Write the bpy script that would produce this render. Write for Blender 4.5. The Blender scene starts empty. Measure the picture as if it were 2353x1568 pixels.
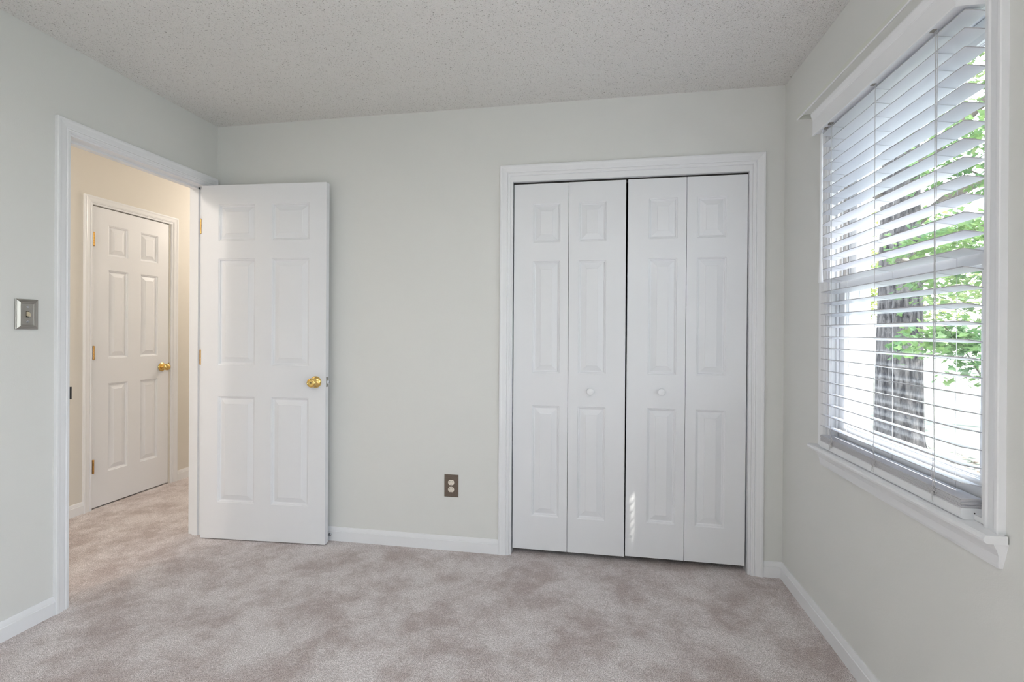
import bpy, bmesh, math, random
from mathutils import Vector, Matrix
from mathutils import noise as mnoise

C = bpy.context.scene.collection
SC = bpy.context.scene
PI = math.pi

# ------------------------------------------------------------------ camera
W = 3.179          # room width: left wall x=0, right wall x=W, back wall y=0
H = 2.44           # ceiling height
FRONT = -4.3       # wall behind the camera
cam_d = bpy.data.cameras.new('camera')
cam = bpy.data.objects.new('camera', cam_d)
C.objects.link(cam)
cam_d.sensor_fit = 'HORIZONTAL'
cam_d.sensor_width = 36.0
cam_d.lens = 1124.74 / 2353 * 36.0
cam_d.shift_y = -18.3 / 2353
cam_d.clip_start = 0.02
yaw, pitch, roll = 0.1704, -0.0018, 0.0059
fwd = Vector((-math.sin(yaw) * math.cos(pitch), math.cos(yaw) * math.cos(pitch), math.sin(pitch)))
rgt = Vector((math.cos(yaw), math.sin(yaw), 0))
upv = rgt.cross(fwd)
r2 = rgt * math.cos(roll) + upv * math.sin(roll)
u2 = upv * math.cos(roll) - rgt * math.sin(roll)
cam.matrix_world = Matrix(((r2.x, u2.x, -fwd.x, 2.2633), (r2.y, u2.y, -fwd.y, -2.618),
                           (r2.z, u2.z, -fwd.z, 1.2093), (0, 0, 0, 1)))
SC.camera = cam

# ------------------------------------------------------------------ sky, sun, exposure
SC.view_settings.view_transform = 'Standard'
SC.view_settings.look = 'None'
SC.view_settings.gamma = 1.0
SC.view_settings.use_curve_mapping = False
SC.view_settings.exposure = 0.38
cy = SC.cycles
cy.use_denoising = True
cy.max_bounces = 12
cy.diffuse_bounces = 8
cy.glossy_bounces = 4
cy.transparent_max_bounces = 16
cy.caustics_reflective = False
cy.caustics_refractive = False
cy.sample_clamp_indirect = 8.0

world = bpy.data.worlds.new('sky')
SC.world = world
world.use_nodes = True
nt = world.node_tree
nt.nodes.clear()
wo = nt.nodes.new('ShaderNodeOutputWorld')
bg = nt.nodes.new('ShaderNodeBackground')
tc = nt.nodes.new('ShaderNodeTexCoord')
sx = nt.nodes.new('ShaderNodeSeparateXYZ')
rp = nt.nodes.new('ShaderNodeValToRGB')
rp.color_ramp.elements[0].position = 0.0
rp.color_ramp.elements[0].color = (1.0, 1.0, 1.0, 1)
rp.color_ramp.elements[1].position = 0.9
rp.color_ramp.elements[1].color = (0.62, 0.78, 1.0, 1)
nt.links.new(tc.outputs['Generated'], sx.inputs[0])
nt.links.new(sx.outputs['Z'], rp.inputs[0])
nt.links.new(rp.outputs[0], bg.inputs['Color'])
bg.inputs['Strength'].default_value = 5.0
nt.links.new(bg.outputs[0], wo.inputs['Surface'])

def lamp(name, kind, loc, energy, color, **kw):
    d = bpy.data.lights.new(name, kind)
    d.energy = energy
    d.color = color
    for k, v in kw.items():
        setattr(d, k, v)
    o = bpy.data.objects.new(name, d)
    o.location = loc
    C.objects.link(o)
    return o

sun = lamp('sun', 'SUN', (8, -5, 10), 9.0, (1.0, 0.93, 0.82), angle=math.radians(0.53))
sun.rotation_euler = Vector((-0.71, 0.51, -1.24)).to_track_quat('-Z', 'Y').to_euler()

def portal(name, y0, y1, z0, z1, x):
    o = lamp(name, 'AREA', (x, (y0 + y1) / 2, (z0 + z1) / 2), 1.0, (1, 1, 1), shape='RECTANGLE', size=abs(y1 - y0), size_y=abs(z1 - z0))
    o.rotation_euler = Vector((-1, 0, 0)).to_track_quat('-Z', 'Z').to_euler()
    o.data.cycles.is_portal = True
    return o
WY0, WY1, WZ0, WZ1 = -1.284, -0.48, 0.757, 2.04          # window in view
VY0, VY1, VZ0, VZ1 = -4.15, -2.25, 0.08, 2.08               # glazed opening added out of view beside the camera, for fill daylight
portal('sky_portal', WY0, WY1, WZ0, WZ1, W + 0.16)
portal('sky_portal', VY0, VY1, VZ0, VZ1, W + 0.16)
HALL = -1.0584
up_ = lamp('added_fill_uplight', 'SPOT', (1.0, -3.3, 1.75), 195.0, (1.0, 0.962, 0.915), shadow_soft_size=0.12, spot_size=math.radians(150), spot_blend=1.0)  # added fill spot, bounced off the ceiling to brighten the room
up_.rotation_euler = Vector((0.35, 0.1, 1)).to_track_quat('-Z', 'Y').to_euler()
lamp('hall_lamp', 'POINT', (-0.53, -1.88, 2.33), 33.0, (1.0, 0.91, 0.81), shadow_soft_size=0.05)
lamp('hall_lamp', 'POINT', (-0.45, 1.75, 2.25), 19.0, (1.0, 0.91, 0.81), shadow_soft_size=0.06)

# ------------------------------------------------------------------ materials
def mat(name, col, rough=0.5, metal=0.0, spec=0.5, bump=None, vary=None, coat=0.0):
    """bump=(kind, scale, strength, distance); vary=(colour2, scale, detail, lo, hi)"""
    m = bpy.data.materials.new(name)
    m.use_nodes = True
    t = m.node_tree
    b = t.nodes['Principled BSDF']
    b.inputs['Base Color'].default_value = (*col, 1)
    b.inputs['Roughness'].default_value = rough
    b.inputs['Metallic'].default_value = metal
    b.inputs['Specular IOR Level'].default_value = spec
    b.inputs['Coat Weight'].default_value = coat
    co = t.nodes.new('ShaderNodeTexCoord')
    if vary:
        n = t.nodes.new('ShaderNodeTexNoise')
        n.inputs['Scale'].default_value = vary[1]
        n.inputs['Detail'].default_value = vary[2]
        r = t.nodes.new('ShaderNodeValToRGB')
        r.color_ramp.elements[0].position = vary[3]
        r.color_ramp.elements[1].position = vary[4]
        r.color_ramp.elements[0].color = (*col, 1)
        r.color_ramp.elements[1].color = (*vary[0], 1)
        t.links.new(co.outputs['Object'], n.inputs['Vector'])
        t.links.new(n.outputs['Fac'], r.inputs[0])
        t.links.new(r.outputs[0], b.inputs['Base Color'])
    if bump:
        n = t.nodes.new('ShaderNodeTexNoise')
        n.inputs['Scale'].default_value = bump[1]
        n.inputs['Detail'].default_value = 3
        if bump[0] == 'grain':
            mp = t.nodes.new('ShaderNodeMapping')
            mp.inputs['Scale'].default_value = bump[4]
            t.links.new(co.outputs['Object'], mp.inputs[0])
            t.links.new(mp.outputs[0], n.inputs['Vector'])
        else:
            t.links.new(co.outputs['Object'], n.inputs['Vector'])
        bp = t.nodes.new('ShaderNodeBump')
        bp.inputs['Strength'].default_value = bump[2]
        bp.inputs['Distance'].default_value = bump[3]
        t.links.new(n.outputs['Fac'], bp.inputs['Height'])
        t.links.new(bp.outputs[0], b.inputs['Normal'])
    return m

M = {}
M['wall'] = mat('wall_paint', (0.70, 0.71, 0.70), 0.6, spec=0.3, bump=('n', 220, 0.12, 0.002))
M['hall'] = mat('hall_paint', (0.71, 0.685, 0.635), 0.6, spec=0.3, bump=('n', 220, 0.12, 0.002))
M['white'] = mat('white_trim_paint', (0.79, 0.805, 0.835), 0.32, spec=0.4, bump=('n', 60, 0.04, 0.001))
M['door'] = mat('white_door_paint', (0.77, 0.785, 0.82), 0.36, spec=0.4, bump=('grain', 90, 0.10, 0.001, (1, 1, 0.06)))
M['vinyl'] = mat('window_vinyl', (0.80, 0.81, 0.83), 0.35, spec=0.4)
M['liner'] = mat('jamb_liner_vinyl', (0.34, 0.31, 0.29), 0.5)
M['blind'] = mat('blind_vinyl', (0.66, 0.675, 0.73), 0.38, spec=0.4)
M['slat_edge'] = mat('slat_edge_shade', (0.50, 0.50, 0.53), 0.5)  # white edges coloured grey: their backlit shade is painted in
M['cord'] = mat('cord', (0.52, 0.52, 0.54), 0.8)  # off-white cords darkened to stand for backlighting
M['brass'] = mat('polished_brass', (0.80, 0.56, 0.20), 0.14, 1.0)
M['old_brass'] = mat('hinge_brass', (0.62, 0.36, 0.12), 0.32, 1.0)
M['dark_slot'] = mat('dark_recess', (0.02, 0.018, 0.016), 0.7)
M['steel'] = mat('steel', (0.55, 0.57, 0.6), 0.25, 1.0)
M['bronze'] = mat('dark_bronze', (0.06, 0.055, 0.05), 0.4, 0.6)
M['nickel'] = mat('brushed_nickel', (0.40, 0.385, 0.36), 0.33, 1.0, bump=('grain', 200, 0.15, 0.0005, (1, 1, 0.03)))
M['ivory'] = mat('ivory_plastic', (0.62, 0.55, 0.40), 0.4)
M['almond'] = mat('almond_plastic', (0.76, 0.70, 0.62), 0.4)
M['brown'] = mat('brown_plate', (0.115, 0.085, 0.065), 0.5, vary=((0.15, 0.115, 0.09), 300, 2, 0.4, 0.6))
M['rubber'] = mat('white_rubber', (0.8, 0.8, 0.78), 0.6)
M['rod'] = mat('rod_enamel', (0.66, 0.68, 0.63), 0.3, spec=0.5)
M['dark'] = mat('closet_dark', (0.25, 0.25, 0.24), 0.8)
M['lock'] = mat('sash_lock_tan', (0.30, 0.28, 0.25), 0.45)
M['outer'] = mat('exterior_white', (0.82, 0.83, 0.84), 0.6)
M['bark'] = mat('bark', (0.075, 0.066, 0.062), 0.9, spec=0.2, vary=((0.17, 0.15, 0.14), 14, 6, 0.42, 0.62), bump=('grain', 9, 0.9, 0.05, (1, 1, 0.22)))
def bark_mat():
    m = mat('bark', (0.07, 0.066, 0.068), 0.9, spec=0.15)
    t = m.node_tree
    b = t.nodes['Principled BSDF']
    co = t.nodes.new('ShaderNodeTexCoord')
    mp = t.nodes.new('ShaderNodeMapping')
    mp.inputs['Scale'].default_value = (1, 1, 0.22)
    nz = t.nodes.new('ShaderNodeTexNoise')
    nz.inputs['Scale'].default_value = 16
    nz.inputs['Detail'].default_value = 7
    nz.inputs['Roughness'].default_value = 0.65
    nz.inputs['Distortion'].default_value = 0.6
    rp = t.nodes.new('ShaderNodeValToRGB')
    rp.color_ramp.elements[0].position = 0.40
    rp.color_ramp.elements[0].color = (0.025, 0.023, 0.026, 1)
    rp.color_ramp.elements[1].position = 0.60
    rp.color_ramp.elements[1].color = (0.15, 0.14, 0.14, 1)
    bp = t.nodes.new('ShaderNodeBump')
    bp.inputs['Strength'].default_value = 1.0
    bp.inputs['Distance'].default_value = 0.05
    t.links.new(co.outputs['Object'], mp.inputs[0])
    t.links.new(mp.outputs[0], nz.inputs['Vector'])
    t.links.new(nz.outputs['Fac'], rp.inputs[0])
    t.links.new(rp.outputs[0], b.inputs['Base Color'])
    t.links.new(nz.outputs['Fac'], bp.inputs['Height'])
    t.links.new(bp.outputs[0], b.inputs['Normal'])
    return m
M['bark'] = bark_mat()
M['twig'] = mat('twig_bark', (0.10, 0.085, 0.07), 0.9)
M['lawn'] = mat('lawn', (0.20, 0.21, 0.17), 0.95, spec=0.1, vary=((0.29, 0.29, 0.25), 3, 6, 0.4, 0.65))
M['litter'] = mat('dry_leaves', (0.16, 0.12, 0.09), 0.9, vary=((0.26, 0.21, 0.17), 9, 2, 0.4, 0.6))

def leaf_mat(name, c1, c2):
    m = mat(name, c1, 0.5, spec=0.35, vary=(c2, 1.7, 3, 0.4, 0.62))
    t = m.node_tree
    b = t.nodes['Principled BSDF']
    out = t.nodes['Material Output']
    tr = t.nodes.new('ShaderNodeBsdfTranslucent')
    mx = t.nodes.new('ShaderNodeMixShader')
    mx.inputs[0].default_value = 0.42
    src = b.inputs['Base Color'].links[0].from_socket
    t.links.new(src, tr.inputs['Color'])
    t.links.new(b.outputs[0], mx.inputs[1])
    t.links.new(tr.outputs[0], mx.inputs[2])
    t.links.new(mx.outputs[0], out.inputs['Surface'])
    return m
M['leaf'] = leaf_mat('bright_leaves', (0.22, 0.30, 0.07), (0.40, 0.44, 0.13))
M['leaf_dark'] = leaf_mat('green_leaves', (0.075, 0.155, 0.06), (0.16, 0.25, 0.085))
M['leaf_soft'] = leaf_mat('soft_leaves', (0.16, 0.24, 0.11), (0.32, 0.38, 0.16))

def glass_mat():
    m = bpy.data.materials.new('window_glass')
    m.use_nodes = True
    t = m.node_tree
    t.nodes.clear()
    o = t.nodes.new('ShaderNodeOutputMaterial')
    a = t.nodes.new('ShaderNodeBsdfTransparent')
    a.inputs['Color'].default_value = (0.95, 0.97, 0.97, 1)
    g = t.nodes.new('ShaderNodeBsdfGlossy')
    g.inputs['Roughness'].default_value = 0.02
    x = t.nodes.new('ShaderNodeMixShader')
    x.inputs[0].default_value = 0.07
    t.links.new(a.outputs[0], x.inputs[1])
    t.links.new(g.outputs[0], x.inputs[2])
    t.links.new(x.outputs[0], o.inputs['Surface'])
    return m
M['glass'] = glass_mat()

def ceiling_mat():
    m = mat('popcorn_ceiling', (0.60, 0.59, 0.57), 0.95, spec=0.1)
    t = m.node_tree
    b = t.nodes['Principled BSDF']
    co = t.nodes.new('ShaderNodeTexCoord')
    n1 = t.nodes.new('ShaderNodeTexNoise')
    n1.inputs['Scale'].default_value = 185
    n1.inputs['Detail'].default_value = 4
    n1.inputs['Roughness'].default_value = 0.6
    n2 = t.nodes.new('ShaderNodeTexVoronoi')
    n2.inputs['Scale'].default_value = 170
    ad = t.nodes.new('ShaderNodeMath')
    ad.operation = 'SUBTRACT'
    bp = t.nodes.new('ShaderNodeBump')
    bp.inputs['Strength'].default_value = 1.0
    bp.inputs['Distance'].default_value = 0.007
    rp = t.nodes.new('ShaderNodeValToRGB')          # shade between the lumps, put into the colour as dark specks
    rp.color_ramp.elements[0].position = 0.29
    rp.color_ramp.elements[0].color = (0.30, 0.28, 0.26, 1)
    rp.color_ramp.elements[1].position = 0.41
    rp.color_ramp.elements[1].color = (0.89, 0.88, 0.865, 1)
    for n in (n1, n2):
        t.links.new(co.outputs['Object'], n.inputs['Vector'])
    t.links.new(n1.outputs['Fac'], ad.inputs[0])
    mu = t.nodes.new('ShaderNodeMath')
    mu.operation = 'MULTIPLY'
    mu.inputs[1].default_value = 0.5
    t.links.new(n2.outputs['Distance'], mu.inputs[0])
    t.links.new(mu.outputs[0], ad.inputs[1])
    t.links.new(ad.outputs[0], bp.inputs['Height'])
    t.links.new(bp.outputs[0], b.inputs['Normal'])
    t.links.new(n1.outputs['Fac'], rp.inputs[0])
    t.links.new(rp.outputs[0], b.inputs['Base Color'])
    return m
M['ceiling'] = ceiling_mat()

def carpet_mat():
    m = mat('carpet', (0.5, 0.45, 0.43), 1.0, spec=0.05)
    t = m.node_tree
    b = t.nodes['Principled BSDF']
    b.inputs['Sheen Weight'].default_value = 0.25
    b.inputs['Sheen Roughness'].default_value = 0.6
    co = t.nodes.new('ShaderNodeTexCoord')
    def noise(scale, detail, rough=0.5, dist=0.0):
        n = t.nodes.new('ShaderNodeTexNoise')
        n.inputs['Scale'].default_value = scale
        n.inputs['Detail'].default_value = detail
        n.inputs['Roughness'].default_value = rough
        n.inputs['Distortion'].default_value = dist
        t.links.new(co.outputs['Object'], n.inputs['Vector'])
        return n
    def ramp(src, p0, c0, p1, c1):
        r = t.nodes.new('ShaderNodeValToRGB')
        r.color_ramp.elements[0].position = p0
        r.color_ramp.elements[0].color = (*c0, 1)
        r.color_ramp.elements[1].position = p1
        r.color_ramp.elements[1].color = (*c1, 1)
        t.links.new(src, r.inputs[0])
        return r
    nap = noise(3.9, 12, 0.74, 0.12)            # brushed nap: worn light and dark patches
    r1 = ramp(nap.outputs['Fac'], 0.40, (0.55, 0.480, 0.472), 0.58, (0.83, 0.79, 0.80))
    tuft = noise(420, 2, 0.8)                   # fleck of each tuft
    r2 = ramp(tuft.outputs['Fac'], 0.40, (0.30, 0.275, 0.265), 0.55, (1.26, 1.26, 1.26))
    nap2 = noise(120, 4, 0.75, 0.0)             # clumps of tufts
    r3 = ramp(nap2.outputs['Fac'], 0.36, (0.74, 0.71, 0.70), 0.60, (1.12, 1.12, 1.12))
    m2 = t.nodes.new('ShaderNodeMix')
    m2.data_type = 'RGBA'
    m2.blend_type = 'MULTIPLY'
    m2.inputs[0].default_value = 1.0
    t.links.new(r1.outputs[0], m2.inputs['A'])
    t.links.new(r3.outputs[0], m2.inputs['B'])
    mx = t.nodes.new('ShaderNodeMix')
    mx.data_type = 'RGBA'
    mx.blend_type = 'MULTIPLY'
    mx.inputs[0].default_value = 1.0
    t.links.new(m2.outputs['Result'], mx.inputs['A'])
    t.links.new(r2.outputs[0], mx.inputs['B'])
    t.links.new(mx.outputs['Result'], b.inputs['Base Color'])
    bp = t.nodes.new('ShaderNodeBump')
    bp.inputs['Strength'].default_value = 0.8
    bp.inputs['Distance'].default_value = 0.004
    t.links.new(tuft.outputs['Fac'], bp.inputs['Height'])
    t.links.new(bp.outputs[0], b.inputs['Normal'])
    return m
M['carpet'] = carpet_mat()

# ------------------------------------------------------------------ mesh helpers
class MB:
    def __init__(s):
        s.bm = bmesh.new()
    def face(s, pts):
        vs = [s.bm.verts.new(p) for p in pts]
        return s.bm.faces.new(vs)
    def box(s, x0, x1, y0, y1, z0, z1):
        v = [s.bm.verts.new((x, y, z)) for x in (x0, x1) for y in (y0, y1) for z in (z0, z1)]
        for f in ((0, 1, 3, 2), (4, 6, 7, 5), (0, 4, 5, 1), (2, 3, 7, 6), (0, 2, 6, 4), (1, 5, 7, 3)):
            s.bm.faces.new([v[i] for i in f])
        return v
    def prism(s, rings, close=True, caps=True):
        """rings: list of equal-length point loops, skinned one to the next"""
        vr = [[s.bm.verts.new(p) for p in r] for r in rings]
        n = len(rings[0])
        for a, b in zip(vr, vr[1:]):
            for i in range(n if close else n - 1):
                j = (i + 1) % n
                s.bm.faces.new((a[i], a[j], b[j], b[i]))
        if caps and close:
            s.bm.faces.new(vr[0][::-1])
            s.bm.faces.new(vr[-1])
        return vr
    def lathe(s, prof, origin, axis, n=32):
        """prof: (radius, height along axis)"""
        ax = Vector(axis).normalized()
        a = ax.orthogonal().normalized()
        b = ax.cross(a)
        o = Vector(origin)
        rings = []
        for r, h in prof:
            rings.append([o + ax * h + (a * math.cos(2 * PI * i / n) + b * math.sin(2 * PI * i / n)) * max(r, 1e-5) for i in range(n)])
        s.prism(rings)
    def tube(s, pts, r, n=8, r1=None):
        pts = [Vector(p) for p in pts]
        rings = []
        prev = None
        for i, p in enumerate(pts):
            d = (pts[min(i + 1, len(pts) - 1)] - pts[max(i - 1, 0)]).normalized()
            if prev is None:
                a = d.orthogonal().normalized()
            else:
                a = (prev - d * prev.dot(d)).normalized()
            prev = a
            b = d.cross(a)
            k = i / max(1, len(pts) - 1)
            rr = r if r1 is None else r + (r1 - r) * k
            rings.append([p + (a * math.cos(2 * PI * j / n) + b * math.sin(2 * PI * j / n)) * rr for j in range(n)])
        s.prism(rings)
    def bevel(s, w, seg=2, ang=30):
        es = [e for e in s.bm.edges if len(e.link_faces) == 2 and e.calc_face_angle(0) > math.radians(ang)]
        bmesh.ops.bevel(s.bm, geom=es, offset=w, segments=seg, affect='EDGES', profile=0.5)
    def build(s, name, m, parent=None, smooth=None):
        bmesh.ops.recalc_face_normals(s.bm, faces=s.bm.faces)
        me = bpy.data.meshes.new(name)
        s.bm.to_mesh(me)
        s.bm.free()
        me.materials.append(m)
        if smooth is not None:
            me.polygons.foreach_set('use_smooth', [True] * len(me.polygons))
            me.set_sharp_from_angle(angle=math.radians(smooth))
        o = bpy.data.objects.new(name, me)
        C.objects.link(o)
        if parent:
            o.parent = parent
        return o

def tag(o, label, cat, kind=None, group=None):
    o['label'] = label
    o['category'] = cat
    if kind:
        o['kind'] = kind
    if group:
        o['group'] = group
    return o
def empty(name, loc, rot=(0, 0, 0)):
    o = bpy.data.objects.new(name, None)
    o.location = loc
    o.rotation_euler = rot
    o.empty_display_size = 0.1
    C.objects.link(o)
    return o
def struct(name, mb, m, label, cat, smooth=None):
    return tag(mb.build(name, m, smooth=smooth), label, cat, 'structure')

CASING = [(0, 0), (0, 0.007), (0.003, 0.010), (0.010, 0.0105), (0.014, 0.0140), (0.0175, 0.0100), (0.022, 0.0125),
          (0.040, 0.0150), (0.048, 0.0175), (0.055, 0.0175), (0.057, 0.015), (0.057, 0)]
def casing_bm(a, b, h, place, w=0.057, z0=0.0):
    """U-shaped mitred casing round an opening a..b wide, h high; place(u, z, t) -> point"""
    mb = MB()
    k = w / 0.057
    rings = []
    for corner in range(4):
        ring = []
        for s_, t_ in CASING:
            s_ *= k
            if corner == 0: ring.append(place(a - s_, z0, t_))
            if corner == 1: ring.append(place(a - s_, h + s_, t_))
            if corner == 2: ring.append(place(b + s_, h + s_, t_))
            if corner == 3: ring.append(place(b + s_, z0, t_))
        rings.append(ring)
    mb.prism(rings)
    return mb

BASE = [(0, 0), (0.0125, 0), (0.0125, 0.0535), (0.0095, 0.0555), (0.0095, 0.059), (0.0080, 0.066), (0.006, 0.073), (0.004, 0.0775), (0, 0.0775)]
def base_bm(p, q, n):
    """baseboard from p to q (xy), protruding along n (xy)"""
    mb = MB()
    mb.prism([[(e[0] + n[0] * t, e[1] + n[1] * t, z) for t, z in BASE] for e in (p, q)])
    return mb

def panel_slab(w, h, th, cols, rows, mb, x0=0.0, z0=0.0, both=True):
    """moulded panel door slab in the xz plane, face at y=0 (towards -y), back at y=th"""
    prof = [(0, 0), (0.003, 0.0035), (0.007, 0.0045), (0.010, 0.0105), (0.0145, 0.0120), (0.042, 0.0030), (0.0435, 0.0015)]
    xs = [0] + [v for c in cols for v in c] + [w]
    zs = [0] + [v for r in rows for v in r] + [h]
    for side in ((0, 1), (th, -1)) if both else ((0, 1),):
        y0, sg = side
        for i in range(len(xs) - 1):
            for j in range(len(zs) - 1):
                X0, X1, Z0, Z1 = xs[i] + x0, xs[i + 1] + x0, zs[j] + z0, zs[j + 1] + z0
                if i % 2 == 1 and j % 2 == 1:
                    rings = [[(X0 + s_, y0 + sg * d, Z0 + s_), (X1 - s_, y0 + sg * d, Z0 + s_), (X1 - s_, y0 + sg * d, Z1 - s_), (X0 + s_, y0 + sg * d, Z1 - s_)] for s_, d in prof]
                    vr = mb.prism(rings, caps=False)
                    mb.bm.faces.new(vr[-1])
                else:
                    mb.face([(X0, y0, Z0), (X1, y0, Z0), (X1, y0, Z1), (X0, y0, Z1)])
    if not both:
        mb.face([(x0, th, z0), (x0 + w, th, z0), (x0 + w, th, z0 + h), (x0, th, z0 + h)])
    for q in (((x0, 0), (x0, 1)), ((x0 + w, 0), (x0 + w, 1))):
        X = q[0][0]
        mb.face([(X, 0, z0), (X, th, z0), (X, th, z0 + h), (X, 0, z0 + h)])
    for Z in (z0, z0 + h):
        mb.face([(x0, 0, Z), (x0 + w, 0, Z), (x0 + w, th, Z), (x0, th, Z)])
    bmesh.ops.remove_doubles(mb.bm, verts=mb.bm.verts, dist=1e-5)
    return mb

# ------------------------------------------------------------------ shell
TH = 0.115
mb = MB(); mb.box(-1.25, W + 0.13, FRONT - 0.1, 2.75, -0.06, 0.0)
struct('floor', mb, M['carpet'], 'mottled mauve-beige cut pile carpet over bedroom and hall', 'carpet floor')
mb = MB(); mb.box(-TH, W + 0.13, FRONT - 0.1, 0.9, H, H + 0.1)
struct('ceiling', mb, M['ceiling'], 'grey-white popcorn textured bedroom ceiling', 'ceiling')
mb = MB(); mb.box(-1.25, -TH, FRONT - 0.1, 2.75, H, H + 0.1)
struct('ceiling_hall', mb, M['ceiling'], 'ceiling of the hall beyond the doorway', 'ceiling')

CX0, CX1, CH = 1.8135, 3.0175, 2.024          # closet opening
mb = MB()
mb.box(0, CX0 - 0.012, 0, TH, 0, H)
mb.box(CX1 + 0.012, W + 0.13, 0, TH, 0, H)
mb.box(CX0 - 0.012, CX1 + 0.012, 0, TH, CH + 0.040, H)
struct('wall_back', mb, M['wall'], 'pale grey wall behind the open door, with the closet', 'wall')
DY0, DY1, DH = -0.841, -0.079, 2.0535         # doorway in the left wall
mb = MB()
mb.box(-TH, 0, FRONT, DY0 - 0.015, 0, H)
mb.box(-TH, 0, DY1 + 0.015, 2.65, 0, H)
mb.box(-TH, 0, DY0 - 0.015, DY1 + 0.015, DH + 0.015, H)
wl = struct('wall_left', mb, M['wall'], 'pale grey wall with the doorway to the hall', 'wall')
wl.data.materials.append(M['hall'])
for p_ in wl.data.polygons:
    if p_.normal.x < -0.9:
        p_.material_index = 1
mb = MB()
X0, X1 = W, W + 0.13
mb.box(X0, X1, FRONT, VY0, 0, H); mb.box(X0, X1, VY0, VY1, 0, VZ0); mb.box(X0, X1, VY0, VY1, VZ1, H)
mb.box(X0, X1, VY1, WY0, 0, H); mb.box(X0, X1, WY0, WY1, 0, WZ0); mb.box(X0, X1, WY0, WY1, WZ1, H)
mb.box(X0, X1, WY1, 0, 0, H)
struct('wall_right', mb, M['wall'], 'pale cream grey wall with the blind-covered window', 'wall')
mb = MB(); mb.box(-TH, W + 0.13, FRONT - 0.1, FRONT, 0, H)
struct('wall_front', mb, M['wall'], 'plain grey wall behind the camera', 'wall')
HD0, HD1, HDH = 0.130, 0.727, 2.046           # hall door opening
mb = MB()
mb.box(HALL - 0.1, HALL, FRONT, HD0, 0, H); mb.box(HALL - 0.1, HALL, HD1, 2.65, 0, H); mb.box(HALL - 0.1, HALL, HD0, HD1, HDH, H)
mb.box(HALL - 0.35, HALL - 0.1, HD0 - 0.1, HD1 + 0.1, 0, H)
struct('wall_hall', mb, M['hall'], 'cream hall wall around the narrow hall door', 'wall')
mb = MB(); mb.box(HALL - 0.1, -TH, FRONT - 0.1, FRONT, 0, H); mb.box(HALL - 0.1, -TH, 2.65, 2.75, 0, H)
struct('wall_hall_end', mb, M['hall'], 'end walls of the hall', 'wall')
mb = MB()
mb.box(1.5, W, 0.78, 0.85, 0, H); mb.box(1.45, 1.5, TH, 0.85, 0, H); mb.box(W, W + 0.05, TH, 0.85, 0, H)
struct('wall_closet', mb, M['dark'], 'inside walls of the closet behind the bifold doors', 'wall')

# ------------------------------------------------------------------ trim
# doorway: jamb with stop, and casing
mb = MB()
for y0, y1, s_ in ((DY0 - 0.015, DY0, 1), (DY1, DY1 + 0.015, -1)):
    mb.box(-TH - 0.001, 0.001, y0, y1, 0, DH)
mb.box(-TH - 0.001, 0.001, DY0 - 0.015, DY1 + 0.015, DH, DH + 0.015)
mb.box(-0.085, -0.050, DY0, DY0 + 0.011, 0, DH); mb.box(-0.085, -0.050, DY1 - 0.011, DY1, 0, DH)
mb.box(-0.085, -0.050, DY0, DY1, DH - 0.011, DH)
struct('trim_1', mb, M['white'], 'white door jamb lining the doorway to the hall', 'door frame')
struct('trim_2', casing_bm(DY0 - 0.0055, DY1 + 0.0115, 2.0615, lambda u, z, t: (t, u, z)), M['white'], 'white moulded casing around the doorway to the hall', 'door casing')
struct('trim_3', casing_bm(DY0 - 0.005, DY1 + 0.005, 2.0585, lambda u, z, t: (-TH - t, u, z)), M['white'], 'white casing on the hall side of the doorway', 'door casing')
# hall door casing
struct('trim_4', casing_bm(HD0 - 0.002, HD1 + 0.014, HDH + 0.0, lambda u, z, t: (HALL + t, u, z)), M['white'], 'white moulded casing around the narrow hall door', 'door casing')
# closet jamb and casing
mb = MB()
mb.box(CX0 - 0.012, CX0, -0.001, TH, 0, CH); mb.box(CX1, CX1 + 0.012, -0.001, TH, 0, CH); mb.box(CX0 - 0.012, CX1 + 0.012, -0.001, TH, CH, CH + 0.040)
struct('trim_5', mb, M['white'], 'white jamb lining the closet opening', 'door frame')
struct('trim_6', casing_bm(1.8025, 3.0305, 2.0545, lambda u, z, t: (u, -t, z)), M['white'], 'white moulded casing around the closet', 'door casing')
# closet track under the head
mb = MB(); mb.box(CX0, CX1, 0.024, 0.050, CH - 0.006, CH)
struct('trim_7', mb, M['dark_slot'], 'dark track above the bifold doors', 'track')
# baseboards
struct('baseboard_left', base_bm((0, FRONT), (0, -0.9035), (1, 0)), M['white'], 'white baseboard on the wall left of the doorway', 'baseboard')
struct('baseboard_back', base_bm((0.0, 0), (1.7455, 0), (0, -1)), M['white'], 'white baseboard between open door and closet', 'baseboard')
struct('baseboard_corner', base_bm((3.0875, 0), (W, 0), (0, -1)), M['white'], 'short white baseboard between closet and right corner', 'baseboard')
struct('baseboard_right', base_bm((W, 0), (W, VY1 + 0.056), (-1, 0)), M['white'], 'white baseboard under the window', 'baseboard')
struct('baseboard_hall', base_bm((HALL, FRONT), (HALL, 0.071), (1, 0)), M['white'], 'white hall baseboard left of the hall door', 'baseboard')
struct('baseboard_hall_far', base_bm((HALL, 0.798), (HALL, 2.65), (1, 0)), M['white'], 'white hall baseboard right of the hall door', 'baseboard')

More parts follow.
